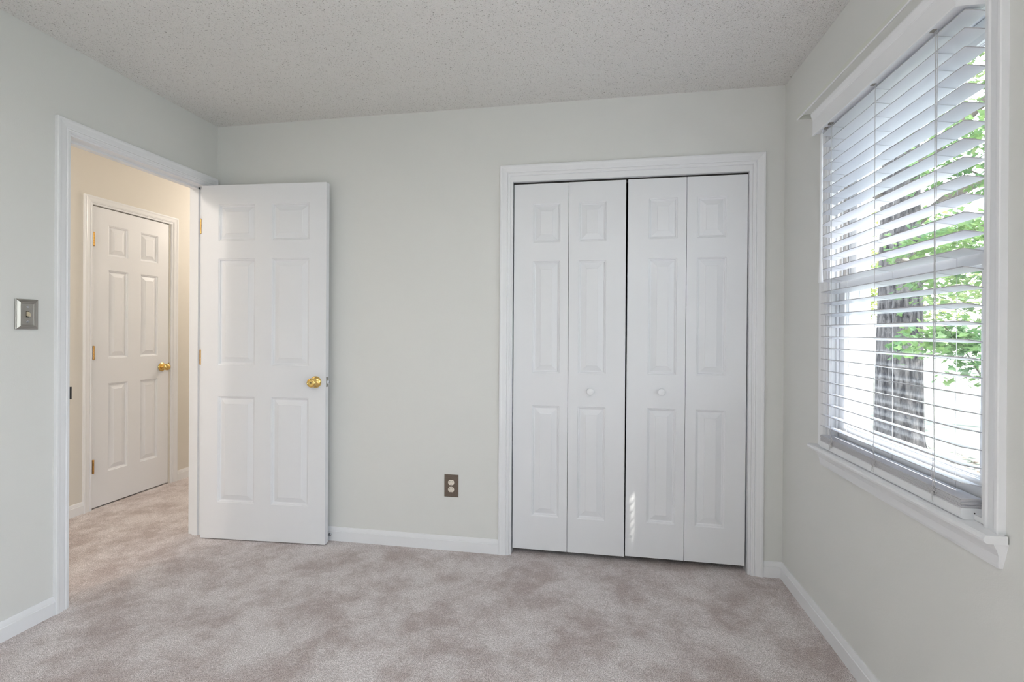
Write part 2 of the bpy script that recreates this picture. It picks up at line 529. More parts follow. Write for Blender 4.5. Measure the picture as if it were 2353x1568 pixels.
# ------------------------------------------------------------------ hardware builders
def hinge_bm(h=0.089, r=0.0062):
    mb = MB()
    for i in range(5):
        z0 = -h / 2 + i * h / 5
        mb.lathe([(r * 0.85, z0 + 0.0003), (r, z0 + 0.001), (r, z0 + h / 5 - 0.001), (r * 0.85, z0 + h / 5 - 0.0003)], (0, 0, 0), (0, 0, 1), 14)
    mb.lathe([(0.0005, h / 2), (0.0065, h / 2 + 0.0005), (0.006, h / 2 + 0.003), (0.001, h / 2 + 0.0045)], (0, 0, 0), (0, 0, 1), 14)
    mb.lathe([(0.0005, -h / 2), (0.0055, -h / 2 - 0.0005), (0.001, -h / 2 - 0.003)], (0, 0, 0), (0, 0, 1), 14)
    return mb

# ------------------------------------------------------------------ open six-panel door
COLS = [(0.1075, 0.3345), (0.436, 0.661)]
ROWS = [(0.210, 0.823), (1.003, 1.616), (1.720, 1.930)]
ang = math.atan2(0.043, 0.761)
mb = panel_slab(0.762, 2.041, 0.035, COLS, ROWS, MB())
mb.bevel(0.0012, 1, 60)
d1 = mb.build('door_1', M['door'])
d1.location = (0.0045, -0.1265, 0.0065)
d1.rotation_euler = (0, 0, ang)
tag(d1, 'white six-panel bedroom door standing open against the back wall', 'door', 'structure')
for z in (1.806, 1.046):
    o = hinge_bm(0.082, 0.0048).build('hinge', M['old_brass'], d1, 40)
    o.location = (-0.004, 0.001, z)
    o['label'] = 'brass hinge on the edge of the open door'
# knob set on the visible face
kx, kz = 0.7035, 0.915
mb = MB()
mb.lathe([(0.0335, 0), (0.0335, -0.002), (0.0325, -0.005), (0.029, -0.009), (0.022, -0.0125), (0.017, -0.014), (0.0145, -0.017), (0.0125, -0.021), (0.0125, -0.026)], (kx, 0, kz), (0, 1, 0), 40)
rose = mb.build('knob', M['brass'], d1, 35)
rose['label'] = 'polished brass door knob'
mb = MB()
mb.lathe([(0.0125, -0.022), (0.0175, -0.027), (0.0235, -0.034), (0.0262, -0.042), (0.0262, -0.049), (0.0245, -0.0535), (0.0215, -0.0565), (0.0185, -0.0575), (0.0168, -0.0555), (0.0155, -0.0535), (0.004, -0.0530), (0.0035, -0.0532)], (kx, 0, kz), (0, 1, 0), 40)
mb.build('handle', M['brass'], rose, 35)
mb = MB(); mb.lathe([(0.0032, -0.052), (0.0032, -0.0536), (0.001, -0.0537)], (kx, 0, kz), (0, 1, 0), 16)
mb.build('keyhole', M['dark_slot'], rose, 35)
# latch in the free edge
mb = MB(); mb.box(0.7615, 0.7632, 0.0055, 0.0295, kz - 0.028, kz + 0.028); mb.bevel(0.0006, 1)
lt = mb.build('latch', M['nickel'], d1)
lt['label'] = 'steel latch plate in the door edge'
mb = MB()
mb.prism([[(0.762, 0.011, kz - 0.008), (0.762, 0.024, kz - 0.008), (0.774, 0.024, kz - 0.008), (0.772, 0.018, kz - 0.008), (0.766, 0.011, kz - 0.008)],
          [(0.762, 0.011, kz + 0.008), (0.762, 0.024, kz + 0.008), (0.774, 0.024, kz + 0.008), (0.772, 0.018, kz + 0.008), (0.766, 0.011, kz + 0.008)]])
mb.build('bolt', M['steel'], lt)
for z in (kz - 0.021, kz + 0.021):
    mb = MB(); mb.lathe([(0.0035, 0), (0.0035, 0.0006), (0.001, 0.0009)], (0.763, 0.0175, z), (1, 0, 0), 12)
    mb.build('screw', M['steel'], lt, 40)

# strike plate lip on the near jamb
mb = MB()
mb.prism([[(x, DY0 + t, 0.932 + s_ * (0.027 - 0.004 * (i % 2))) for (x, t, i) in ((-0.030, 0.0003, 1), (0.001, 0.0003, 0), (0.005, 0.001, 0), (0.0075, 0.0035, 0), (0.0062, 0.0045, 0), (0.004, 0.0026, 0), (0.001, 0.0018, 0), (-0.030, 0.0018, 1))] for s_ in (-1, 1)])
sp = mb.build('strike_plate', M['bronze'])
tag(sp, 'dark curved strike plate lip on the near door jamb', 'strike plate')

# ------------------------------------------------------------------ hall door
wd = HD1 - HD0 - 0.004
hc = [(0.1105, 0.2555), (0.352, 0.499)]
hr = [(0.222, 0.829), (1.003, 1.611), (1.711, 1.920)]
mb = panel_slab(wd, 2.030, 0.035, hc, hr, MB())
mb.bevel(0.0012, 1, 60)
d2 = mb.build('door_2', M['door'])
d2.location = (HALL - 0.002, HD0 + 0.002, 0.010)
d2.rotation_euler = (0, 0, PI / 2)
tag(d2, 'closed narrow white six-panel door across the hall', 'door', 'structure')
for z in (1.806, 1.043, 0.278):
    o = hinge_bm().build('hinge', M['old_brass'], d2, 40)
    o.location = (0.004, -0.0085, z)
    o['label'] = 'tarnished brass hinge of the hall door'
kx, kz = 0.535, 0.914
mb = MB()
mb.lathe([(0.033, 0), (0.033, -0.003), (0.030, -0.006), (0.024, -0.009), (0.014, -0.011), (0.0115, -0.014), (0.0115, -0.026)], (kx, 0, kz), (0, 1, 0), 36)
rose = mb.build('knob', M['brass'], d2, 35)
rose['label'] = 'round polished brass knob of the hall door'
mb = MB()
mb.lathe([(0.0115, -0.022), (0.016, -0.027), (0.0225, -0.033), (0.0262, -0.041), (0.0268, -0.048), (0.0245, -0.056), (0.018, -0.0625), (0.008, -0.0655), (0.001, -0.066)], (kx, 0, kz), (0, 1, 0), 36)
mb.build('handle', M['brass'], rose, 35)
mb = MB(); mb.box(0.5945, 0.5985, -0.004, 0.002, kz - 0.028, kz + 0.028)
mb.build('latch', M['old_brass'], d2)

# ------------------------------------------------------------------ bifold closet doors
BR = [(0.181, 0.782), (0.958, 1.564), (1.665, 1.877)]
def bifold(name, x0, x1, x2, c1, c2, z0, h, knob_x, knob_z, label, rot):
    e = empty(name, (x0, 0.0195, z0))
    e.rotation_euler = (0, rot, 0)
    tag(e, label, 'closet door', 'structure')
    for a, b, c in ((x0, x1 - 0.0012, c1), (x1 + 0.0012, x2, c2)):
        mb = panel_slab(b - a, h, 0.034, [(c[0] - a, c[1] - a)], BR, MB(), x0=a - x0)
        mb.bevel(0.0012, 1, 60)
        mb.build('leaf', M['door'], e)
    mb = MB()
    mb.lathe([(0.0085, 0), (0.0085, -0.010), (0.012, -0.014), (0.0172, -0.019), (0.0185, -0.024), (0.0172, -0.0285), (0.012, -0.031), (0.001, -0.032)], (knob_x - x0, 0, knob_z - z0), (0, 1, 0), 32)
    mb.build('knob', M['white'], e, 40)
    for px_ in (0.03, x2 - x0 - 0.03):
        mb = MB(); mb.lathe([(0.004, h), (0.004, h + 0.007)], (px_, 0.017, 0), (0, 0, 1), 12)
        mb.build('pivot_pin', M['steel'], e, 40)
    for z in (0.25, h / 2, h - 0.25):
        mb = MB(); mb.lathe([(0.0045, z - 0.03), (0.0045, z + 0.03)], (x1 - x0, 0.037, 0), (0, 0, 1), 12)
        mb.build('hinge', M['steel'], e, 40)
    return e
bifold('door_3', 1.8185, 2.1150, 2.4140, (1.9215, 2.0695), (2.1675, 2.3130), 0.0305, 1.9835, 2.2345, 0.897,
       'left white bifold closet door of two panelled leaves', 0.0)
bifold('door_4', 2.4200, 2.7150, 3.0095, (2.5265, 2.6700), (2.7675, 2.9105), 0.0355, 1.9800, 2.5945, 0.905,
       'right white bifold closet door with flecks of sun', 0.0024)

# ------------------------------------------------------------------ switch and outlet
sw = empty('light_switch', (0, -1.0067, 1.2698))
tag(sw, 'brushed nickel toggle light switch on the wall left of the doorway', 'light switch')
mb = MB()
a, b = 0.0398, 0.0606
prof = [(0, 0), (0, 0.004), (0.0025, 0.0055), (0.0045, 0.0055), (0.013, 0.0105), (0.0155, 0.0105), (0.017, 0.0075), (0.019, 0.007)]
vr = mb.prism([[(t, -a + s_, -b + s_), (t, a - s_, -b + s_), (t, a - s_, b - s_), (t, -a + s_, b - s_)] for s_, t in prof], caps=False)
mb.bm.faces.new(vr[-1])
mb.build('wall_plate', M['nickel'], sw)
mb = MB(); mb.box(0.0068, 0.0078, -0.0055, 0.0055, -0.0125, 0.0125)
slot = mb.build('toggle_slot', M['dark_slot'], sw)
mb = MB()
mb.prism([[(0.007, -0.0047, 0.011), (0.007, 0.0047, 0.011), (0.007, 0.0047, -0.006), (0.007, -0.0047, -0.006)],
          [(0.012, -0.0045, 0.007), (0.012, 0.0045, 0.007), (0.012, 0.0045, -0.008), (0.012, -0.0045, -0.008)],
          [(0.019, -0.004, -0.001), (0.019, 0.004, -0.001), (0.019, 0.004, -0.009), (0.019, -0.004, -0.009)]])
tg = mb.build('toggle', M['ivory'], sw)
tg['label'] = 'ivory toggle lever'
for z in (-0.030, 0.030):
    mb = MB(); mb.lathe([(0.004, 0.0068), (0.004, 0.0082), (0.0025, 0.0092), (0.001, 0.0093)], (0, 0, z), (1, 0, 0), 18)
    s_ = mb.build('screw', M['steel'], sw, 40)
    mb = MB(); mb.box(0.0088, 0.0096, -0.0036, 0.0036, z - 0.0005, z + 0.0005)
    mb.build('screw_slot', M['dark_slot'], s_)

ot = empty('wall_outlet', (1.4772, 0, 0.3558))
tag(ot, 'brown duplex wall outlet low on the back wall', 'outlet')
mb = MB()
a, b = 0.0400, 0.0615
vr = mb.prism([[(-a + s_, -t, -b + s_), (a - s_, -t, -b + s_), (a - s_, -t, b - s_), (-a + s_, -t, b - s_)] for s_, t in ((0, 0), (0, 0.003), (0.003, 0.006))], caps=False)
mb.bm.faces.new(vr[-1])
mb.build('wall_plate', M['brown'], ot)
for zc in (0.0192, -0.0198):
    mb = MB()
    ring = []
    for i in range(40):
        t = 2 * PI * i / 40
        ring.append((0.0172 * math.cos(t), max(-0.0142, min(0.0142, 0.0172 * math.sin(t)))))
    mb.prism([[(x, -0.005, zc + z) for x, z in ring], [(x, -0.0078, zc + z) for x, z in ring], [(x * 0.94, -0.0085, zc + z * 0.94) for x, z in ring]])
    rc = mb.build('receptacle', M['almond'], ot, 40)
    mb = MB()
    mb.box(-0.0075, -0.0055, -0.0088, -0.0080, zc + 0.0005, zc + 0.0085)
    mb.box(0.0055, 0.0073, -0.0088, -0.0080, zc + 0.0015, zc + 0.0078)
    mb.lathe([(0.0026, -0.0080), (0.0026, -0.0088)], (0, 0, zc - 0.0085), (0, 1, 0), 14)
    mb.build('slots', M['dark_slot'], rc)
mb = MB(); mb.lathe([(0.0028, -0.0055), (0.0028, -0.0072), (0.001, -0.0076)], (0, 0, -0.0003), (0, 1, 0), 14)
mb.build('screw', M['almond'], ot, 40)

# door stop on the baseboard beside the open door
ds = empty('door_stop', (0.757, -0.0125, 0.036))
tag(ds, 'small spring door stop with white tip on baseboard behind the open door', 'door stop')
mb = MB(); mb.lathe([(0.009, 0), (0.009, -0.003), (0.006, -0.006)], (0, 0, 0), (0, 1, 0), 18)
mb.build('base', M['steel'], ds, 40)
mb = MB()
mb.tube([(0.0045 * math.cos(t * 0.6), -0.004 - t * 0.00026, 0.0045 * math.sin(t * 0.6)) for t in range(0, 110)], 0.0009, 6)
mb.build('spring', M['steel'], ds, 60)
mb = MB(); mb.lathe([(0.0055, -0.030), (0.0065, -0.032), (0.0065, -0.040), (0.005, -0.0425), (0.001, -0.043)], (0, 0, 0), (0, 1, 0), 18)
mb.build('tip', M['rubber'], ds, 40)

# ------------------------------------------------------------------ window
def rect_ring(mb, x0, x1, y0, y1, z0, z1, w, wt=None, wb=None):
    wt = wt or w; wb = wb or w
    mb.box(x0, x1, y0, y0 + w, z0, z1); mb.box(x0, x1, y1 - w, y1, z0, z1)
    mb.box(x0, x1, y0 + w, y1 - w, z0, z0 + wb); mb.box(x0, x1, y0 + w, y1 - w, z1 - wt, z1)
def sash(name, parent, x0, x1, y0, y1, z0, z1, ws, wt, wb):
    mb = MB()
    rect_ring(mb, x0, x1, y0, y1, z0, z1, ws, wt, wb)
    xm = (x0 + x1) / 2
    g0, g1, h0, h1 = y0 + ws, y1 - ws, z0 + wb, z1 - wt
    for k, (d, xo) in enumerate(((0.004, 0.009), (0.009, 0.005))):        # glazing bead steps
        rect_ring(mb, xm - xo, xm + xo, g0 - 0.001, g1 + 0.001, h0 - 0.001, h1 + 0.001, d)
    mb.bevel(0.0015, 1, 60)
    s_ = mb.build(name, M['vinyl'], parent)
    mb = MB(); mb.box(xm - 0.002, xm + 0.002, g0 + 0.004, g1 - 0.004, h0 + 0.004, h1 - 0.004)
    mb.build('pane', M['glass'], s_)
    return s_
def window(name, y0, y1, label):
    e = empty(name, (W, (y0 + y1) / 2, WZ0))
    e.matrix_world = Matrix.Translation((0, 0, 0))
    tag(e, label, 'window', 'structure')
    z0, z1 = WZ0, WZ1
    mb = MB()
    rect_ring(mb, W - 0.004, W + 0.135, y0 - 0.001, y1 + 0.001, z0 + 0.001, z1 + 0.001, 0.012, 0.012, 0.012)
    mb.box(W + 0.0205, W + 0.030, y0 + 0.012, y1 - 0.012, z0 + 0.012, z0 + 0.030)
    for s_, t_ in ((y0 + 0.012, 1), (y1 - 0.012, -1)):                     # inner stop, parting strip, blind stop
        for xa, xb, d in ((W + 0.018, W + 0.0255, 0.010), (W + 0.062, W + 0.0655, 0.008), (W + 0.103, W + 0.112, 0.012)):
            a, b = sorted((s_, s_ + t_ * d))
            mb.box(xa, xb, a, b, z0 + 0.012, z1 - 0.012)
    for xa, xb, d in ((W + 0.018, W + 0.0255, 0.012), (W + 0.103, W + 0.112, 0.016)):
        mb.box(xa, xb, y0 + 0.012, y1 - 0.012, z1 - 0.012 - d, z1 - 0.012)
    mb.build('frame', M['vinyl'], e)
    mb = MB()                                                              # exposed tracks of the jamb liner
    for s_, t_ in ((y0 + 0.012, 1), (y1 - 0.012, -1)):
        for xa, xb in ((W + 0.027, W + 0.036), (W + 0.044, W + 0.060)):
            a, b = sorted((s_, s_ + t_ * 0.004))
            mb.box(xa, xb, a, b, 1.425, z1 - 0.013)
    mb.build('jamb_liner', M['liner'], e)
    lo = sash('lower_sash', e, W + 0.027, W + 0.061, y0 + 0.0125, y1 - 0.0125, z0 + 0.031, 1.428, 0.050, 0.043, 0.060)
    up = sash('upper_sash', e, W + 0.067, W + 0.101, y0 + 0.0125, y1 - 0.0125, 1.388, z1 - 0.013, 0.050, 0.055, 0.040)
    yc = (y0 + y1) / 2
    mb = MB()
    mb.box(W + 0.030, W + 0.058, yc - 0.032, yc + 0.032, 1.4285, 1.434)
    mb.lathe([(0.012, 1.434), (0.012, 1.444), (0.009, 1.449), (0.001, 1.450)], (W + 0.044, yc, 0), (0, 0, 1), 20)
    mb.prism([[(W + 0.034, yc - 0.006, 1.441), (W + 0.052, yc - 0.006, 1.441), (W + 0.052, yc - 0.006, 1.451), (W + 0.034, yc - 0.006, 1.451)],
              [(W + 0.032, yc + 0.028, 1.443), (W + 0.048, yc + 0.030, 1.443), (W + 0.048, yc + 0.030, 1.450), (W + 0.032, yc + 0.028, 1.450)]])
    lk = mb.build('sash_lock', M['lock'], e)
    lk['label'] = 'tan sash lock on the meeting rail'
    # inside casing (three sides), stool and apron
    cs = casing_bm(y0 - 0.0, y1 + 0.0, z1, lambda u, z, t: (W - t, u, z), 0.054, z0)
    cs.build('casing', M['white'], e)
    ya, yb = y0 - 0.066, y1 + 0.070
    mb = MB()
    pr = [(-0.004, z0), (-0.044, z0), (-0.050, z0 - 0.003), (-0.0525, z0 - 0.009), (-0.050, z0 - 0.016), (-0.044, z0 - 0.019), (-0.004, z0 - 0.019)]
    mb.prism([[(W + x, y, z) for x, z in pr] for y in (ya, yb)])
    mb.box(W - 0.004, W + 0.004, y0 + 0.0, y1 - 0.0, z0 - 0.018, z0)
    mb.bevel(0.0015, 1, 60)
    mb.build('stool', M['white'], e)
    mb = MB()
    zt, zb = z0 - 0.019, 0.676
    pr = [(0.0, zt), (-0.030, zt), (-0.028, zt - 0.006), (-0.021, zt - 0.016), (-0.0165, zt - 0.026), (-0.015, zt - 0.030), (-0.0135, zt - 0.032), (-0.011, zb + 0.008), (-0.009, zb), (0.0, zb)]
    rings = []
    for s_ in (0, 1):
        ring = []
        for x, z in pr:
            k = (z - zb) / (zt - zb)
            y = (y0 - 0.047 - 0.016 * k) if s_ == 0 else (y1 + 0.047 + 0.016 * k)
            ring.append((W + x, y, z))
        rings.append(ring)
    mb.prism(rings)
    mb.build('apron', M['white'], e)
    # outside casing
    mb = MB()
    rect_ring(mb, W + 0.130, W + 0.147, y0 - 0.05, y1 + 0.05, z0 - 0.05, z1 + 0.05, 0.052)
    mb.build('exterior_casing', M['outer'], e)
    return e
window('window_1', WY0, WY1, 'white double-hung window behind the horizontal blind')
mb = MB()
rect_ring(mb, W - 0.004, W + 0.135, VY0 - 0.001, VY1 + 0.001, VZ0 - 0.001, VZ1 + 0.001, 0.03)
mb.box(W + 0.05, W + 0.09, (VY0 + VY1) / 2 - 0.03, (VY0 + VY1) / 2 + 0.03, VZ0 + 0.02, VZ1 - 0.02)
gd = struct('added_fill_opening', mb, M['vinyl'], 'frame of the added glazed opening beside the camera, for side daylight', 'window')
casing_bm(VY0, VY1, VZ1, lambda u, z, t: (W - t, u, z), 0.054, 0.0).build('casing', M['white'], gd)
mb = MB(); mb.box(W + 0.068, W + 0.072, VY0 + 0.029, VY1 - 0.029, VZ0 + 0.029, VZ1 - 0.029)
mb.build('pane', M['glass'], gd)

# ------------------------------------------------------------------ blind
bl = empty('window_blind', (W - 0.022, -0.89, 0.7714))
bl.location = (0, 0, 0)
tag(bl, 'white horizontal slat blind with valance hanging in the window', 'window blind')
SY0, SY1 = -1.2725, -0.5085
# valance
mb = MB()
vp = [(-0.064, 1.9985), (-0.0705, 1.9985), (-0.0715, 2.002), (-0.0690, 2.0045), (-0.0690, 2.0590), (-0.0700, 2.0605), (-0.0700, 2.063), (-0.0745, 2.074), (-0.0765, 2.0835), (-0.0765, 2.0875), (-0.064, 2.0875)]
mb.prism([[(W + x, y, z) for x, z in vp] for y in (-1.2765, -0.4865)])
va = mb.build('valance', M['white'], bl)
# headrail
mb = MB()
mb.box(W - 0.0635, W + 0.0, SY0 - 0.001, SY1 + 0.006, 2.0015, 2.0375)
mb.bevel(0.002, 1, 60)
hd = mb.build('headrail', M['white'], bl)
LAD = (-1.172, -0.892, -0.602)
for y in LAD:
    mb = MB(); mb.box(W - 0.0605, W - 0.0495, y - 0.010, y + 0.006, 2.0005, 2.0017)
    mb.build('cord_slot', M['lock'], hd)
mb = MB()
mb.box(W - 0.057, W - 0.045, -0.570, -0.548, 1.9995, 2.0017); mb.box(W - 0.057, W - 0.045, -0.610, -0.590, 1.9995, 2.0017)
mb.build('tilt_housing', M['lock'], hd)
# slats
tilt = math.radians(9.4)
def slat_mesh():
    mb = MB()
    prof = []
    n = 6
    for i in range(n + 1):
        x = -0.025 + 0.05 * i / n
        prof.append((x, 0.0007 - 0.0007 * (x / 0.025) ** 2 + 0.0013))
    for i in range(n, -1, -1):
        x = -0.025 + 0.05 * i / n
        prof.append((x, 0.0007 - 0.0007 * (x / 0.025) ** 2 - 0.0013))
    mb.prism([[(x, y, z) for x, z in prof] for y in (SY0, SY1)])
    return mb
s0 = slat_mesh().build('slat', M['blind'], bl, 50)
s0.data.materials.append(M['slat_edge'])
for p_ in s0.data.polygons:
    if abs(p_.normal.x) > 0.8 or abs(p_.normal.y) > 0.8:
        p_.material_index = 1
for i in range(27):
    o = s0 if i == 0 else s0.copy()
    if i:
        C.objects.link(o); o.parent = bl
    k_ = i / 26                                    # the blind hangs slightly towards the sash at its foot
    o.location = (W - 0.022 + 0.015 * k_, 0.023 * k_ + random.Random(i).uniform(-0.0012, 0.0012), 1.9928 - 0.04412 * i - 0.004)
    o.rotation_euler = (0, tilt, random.Random(i + 50).uniform(-0.001, 0.001))
for i in range(7):                              # spare slats stacked on the bottom rail
    o = s0.copy(); C.objects.link(o); o.parent = bl
    o.location = (W - 0.007 + random.Random(i + 9).uniform(-0.0008, 0.0008), 0.023 + random.Random(i + 99).uniform(-0.002, 0.002), 0.7868 + 0.0032 * i)
    o.rotation_euler = (0, 0, 0)
mb = MB()
pr = [(-0.026, 0.7645), (-0.0245, 0.760), (-0.020, 0.7574), (0.020, 0.7574), (0.026, 0.7645), (0.026, 0.783), (0.023, 0.785), (-0.023, 0.785), (-0.026, 0.783)]
mb.prism([[(W - 0.007 + x, y + 0.023, z) for x, z in pr] for y in (SY0, SY1)])
br = mb.build('bottom_rail', M['white'], bl)
mb = MB(); mb.lathe([(0.0018, -0.0002), (0.0018, 0.0004), (0.0005, 0.0006)], (W - 0.003, SY0 + 0.023, 0.773), (0, -1, 0), 10)
mb.build('end_hole', M['dark_slot'], br)
# ladder cords, lift cords, knots
def knot(mb, x, y, z, rnd):
    for k in range(4):
        a = rnd.uniform(0, 2 * PI)
        r = rnd.uniform(0.006, 0.012)
        pts = []
        for t in range(15):
            q = 2 * PI * t / 14
            pts.append((x - 0.004 - 0.004 * math.sin(q) * (k % 2), y + r * 0.9 * math.cos(a) * (1 - math.cos(q)) * 0.6 + 0.004 * math.sin(q), z + r * math.sin(a) * (1 - math.cos(q)) * 0.6 + 0.006 * math.sin(q)))
        mb.tube(pts, 0.0008, 6)
    mb.lathe([(0.001, -0.004), (0.0032, -0.002), (0.0034, 0.002), (0.001, 0.004)], (x - 0.003, y, z), (0, 0.3, 1), 10)
    for k in range(2):
        dy = rnd.uniform(-0.010, 0.010)
        mb.tube([(x - 0.004, y, z - 0.002), (x - 0.006, y + dy * 0.6, z - 0.012), (x - 0.005, y + dy, z - 0.024)], 0.0008, 6)
for n_, y in enumerate(LAD):
    mb = MB()
    for x in (W - 0.0485, W + 0.0045):
        zt = 2.001
        zb = 0.787
        mb.tube([(W - 0.040 + (x - W + 0.040) * 0.5, y, zt), (x, y, zt - 0.018), (x + 0.0075, y + 0.0115, (zt + zb) / 2), (x + 0.015, y + 0.023, zb)], 0.00075, 6)
    for i in range(27):
        z = 1.9928 - 0.04412 * i - 0.0060
        k_ = i / 26
        mb.tube([(W - 0.0475 + 0.015 * k_, y + 0.003 + 0.023 * k_, z + 0.0035), (W + 0.0035 + 0.015 * k_, y + 0.003 + 0.023 * k_, z - 0.0045)], 0.0006, 4)
    mb.build('ladder_cord', M['cord'], bl)
    mb = MB()
    rnd = random.Random(n_ + 3)
    yy = y - 0.004
    y2 = yy + 0.022
    mb.tube([(W - 0.050, yy, 2.0005), (W - 0.0430, yy + 0.011, 1.4), (W - 0.0365, y2, 0.865), (W - 0.038, y2 + 0.005, 0.842), (W - 0.0365, y2 + 0.001, 0.826), (W - 0.036, y2 - 0.009, 0.812), (W - 0.036, y2 - 0.005, 0.799), (W - 0.0355, y2, 0.794)], 0.0009, 6)
    if n_ == 0:
        mb.tube([(W - 0.0495, yy - 0.006, 2.0005), (W - 0.0430, yy + 0.0055, 1.4), (W - 0.0365, y2 - 0.005, 0.83), (W - 0.037, y2 - 0.011, 0.81), (W - 0.036, y2, 0.794)], 0.0009, 6)
    knot(mb, W - 0.0335, y2, 0.793, rnd)
    lc = mb.build('lift_cord', M['cord'], bl)
# tilt wand
mb = MB()
yw = -0.552
prof = [(0.0025, 0.0), (0.0045, -0.003), (0.0048, -0.20), (0.0048, -0.48), (0.0065, -0.53), (0.0085, -0.575), (0.0085, -0.578), (0.001, -0.579)]
mb.lathe(prof, (0, 0, 0), (0.006, 0.012, 1), 12)
wnd = mb.build('tilt_wand', M['white'], bl, 40)
wnd.location = (W - 0.062, yw, 1.985)
mb = MB(); mb.tube([(0.005, 0.0, 0.0155), (0.002, 0.001, 0.006), (0, 0, -0.004)], 0.002, 8)
hk = mb.build('wand_hook', M['blind'], wnd)

# ------------------------------------------------------------------ curtain rod
cr = empty('curtain_rod', (0, 0, 0))
tag(cr, 'flat pale curtain rod above the window blind', 'curtain rod')
def cprof(z0, z1, x, d=0.0035):
    return [(x, z0), (x, z1), (x + d, z1), (x + d, z1 - 0.0035), (x + 0.0012, z1 - 0.0035), (x + 0.0012, z0 + 0.0035), (x + d, z0 + 0.0035), (x + d, z0)]
ry0, ry1, rz0, rz1, rx = -1.46, -0.366, 2.1165, 2.1375, W - 0.081
mb = MB()
mb.prism([[(a, y, z) for a, z in cprof(rz0, rz1, rx)] for y in (ry0, ry1)])
rdo = mb.build('rod', M['rod'], cr)
mb = MB()
mb.tube([(rx + 0.0006, ry0, rz0 + 0.0010), (rx + 0.0006, ry1, rz0 + 0.0010)], 0.0030, 12)
mb.build('rod_lip', M['white'], rdo, 60)
for y, s_ in ((ry1, -1), (ry0, 1)):
    mb = MB()
    p2 = [(y + s_ * (a - rx), z) for a, z in cprof(rz0, rz1, rx)]
    mb.prism([[(x, yy, z) for yy, z in p2] for x in (rx, W - 0.006)])
    rt = mb.build('rod_return', M['rod'], cr)
    mb = MB()
    mb.box(W - 0.004, W, y - 0.012, y + 0.006, rz0 - 0.004, rz1 + 0.012)
    mb.box(W - 0.022, W - 0.003, y - 0.008 if s_ < 0 else y + 0.004, y - 0.004 if s_ < 0 else y + 0.008, rz0 + 0.002, rz1 + 0.004)
    mb.build('bracket', M['dark_slot'], cr)

# ------------------------------------------------------------------ outdoors
GZ = -0.62
mb = MB()
n = 24
for i in range(n):
    for j in range(n):
        xa, xb = W + 0.3 + (60 / n) * i, W + 0.3 + (60 / n) * (i + 1)
        ya, yb = -30 + (75 / n) * j, -30 + (75 / n) * (j + 1)
        mb.face([(xa, ya, GZ), (xb, ya, GZ), (xb, yb, GZ), (xa, yb, GZ)])
tag(mb.build('ground', M['lawn']), 'sunlit pale lawn outside the window', 'lawn', 'structure')
# house outside: foundation and eave
mb = MB()
mb.box(W + 0.08, W + 0.13, FRONT - 0.1, 0.9, GZ - 0.05, -0.06)
mb.box(W + 0.131, W + 0.145, VY1 + 0.0, WY0 - 0.05, -0.3, H + 0.1)
mb.box(W + 0.131, W + 0.145, FRONT - 0.1, VY0, -0.3, H + 0.1)
mb.box(W + 0.131, W + 0.145, WY1 + 0.05, 0.9, -0.3, H + 0.1)
eave = mb
eave.box(W + 0.13, W + 0.48, FRONT - 0.5, 1.3, H + 0.02, H + 0.14)
struct('wall_exterior', eave, M['outer'], 'white outside siding and eave of the house', 'siding')

def leaf_shape(sz, rnd):
    """lobed maple leaf as a fan outline, local xy"""
    pts = []
    for a, r in ((-90, 0.25), (-35, 0.62), (-20, 0.45), (15, 0.95), (40, 0.55), (65, 0.70), (90, 1.1), (115, 0.70), (140, 0.55), (165, 0.95), (200, 0.45), (215, 0.62)):
        pts.append((math.cos(math.radians(a)) * r * sz * 0.5, math.sin(math.radians(a)) * r * sz * 0.5))
    return pts
def add_leaf(mb, p, sz, rnd, flat=0.55):
    nrm = Vector((rnd.gauss(0, flat), rnd.gauss(0, flat), 1)).normalized()
    a = nrm.orthogonal().normalized()
    rot = Matrix.Rotation(rnd.uniform(0, 2 * PI), 3, nrm)
    a = rot @ a
    b = nrm.cross(a)
    c = mb.bm.verts.new(Vector(p) - nrm * sz * 0.06)
    vs = [mb.bm.verts.new(Vector(p) + a * x + b * y) for x, y in leaf_shape(sz, rnd)]
    for i in range(len(vs)):
        mb.bm.faces.new((c, vs[i], vs[(i + 1) % len(vs)]))
def trunk_mb(x, y, prof, seed, nseg=40, rough=0.035, lean=(0, 0), roots=0.0):
    """prof: (z, radius)"""
    mb = MB()
    rings = []
    zs = []
    for (za, ra), (zb, rb) in zip(prof, prof[1:]):
        k = max(2, int((zb - za) / 0.09))
        for i in range(k):
            zs.append((za + (zb - za) * i / k, ra + (rb - ra) * i / k))
    zs.append(prof[-1])
    for z, r in zs:
        ring = []
        for i in range(nseg):
            t = 2 * PI * i / nseg
            v = mnoise.noise(Vector((math.cos(t) * 4 + seed, math.sin(t) * 4, z * 0.9))) * rough * 1.6
            v += mnoise.noise(Vector((math.cos(t) * 11 + seed, math.sin(t) * 11, z * 3.2))) * rough * 0.8
            fl = max(0, 1 - (z - prof[0][0]) / 0.45)
            rr = r * (1 + v) + roots * fl * fl * (0.5 + 0.5 * math.cos(5 * t + seed))
            ring.append((x + lean[0] * (z - prof[0][0]) + math.cos(t) * rr, y + lean[1] * (z - prof[0][0]) + math.sin(t) * rr, z))
        rings.append(ring)
    mb.prism(rings)
    return mb
def cloud(mb, c, rad, n, sz, rnd, flat=0.55):
    for _ in range(n):
        while True:
            v = Vector((rnd.uniform(-1, 1), rnd.uniform(-1, 1), rnd.uniform(-1, 1)))
            if v.length < 1: break
        add_leaf(mb, (c[0] + v.x * rad[0], c[1] + v.y * rad[1], c[2] + v.z * rad[2]), sz * rnd.uniform(0.6, 1.2), rnd, flat)
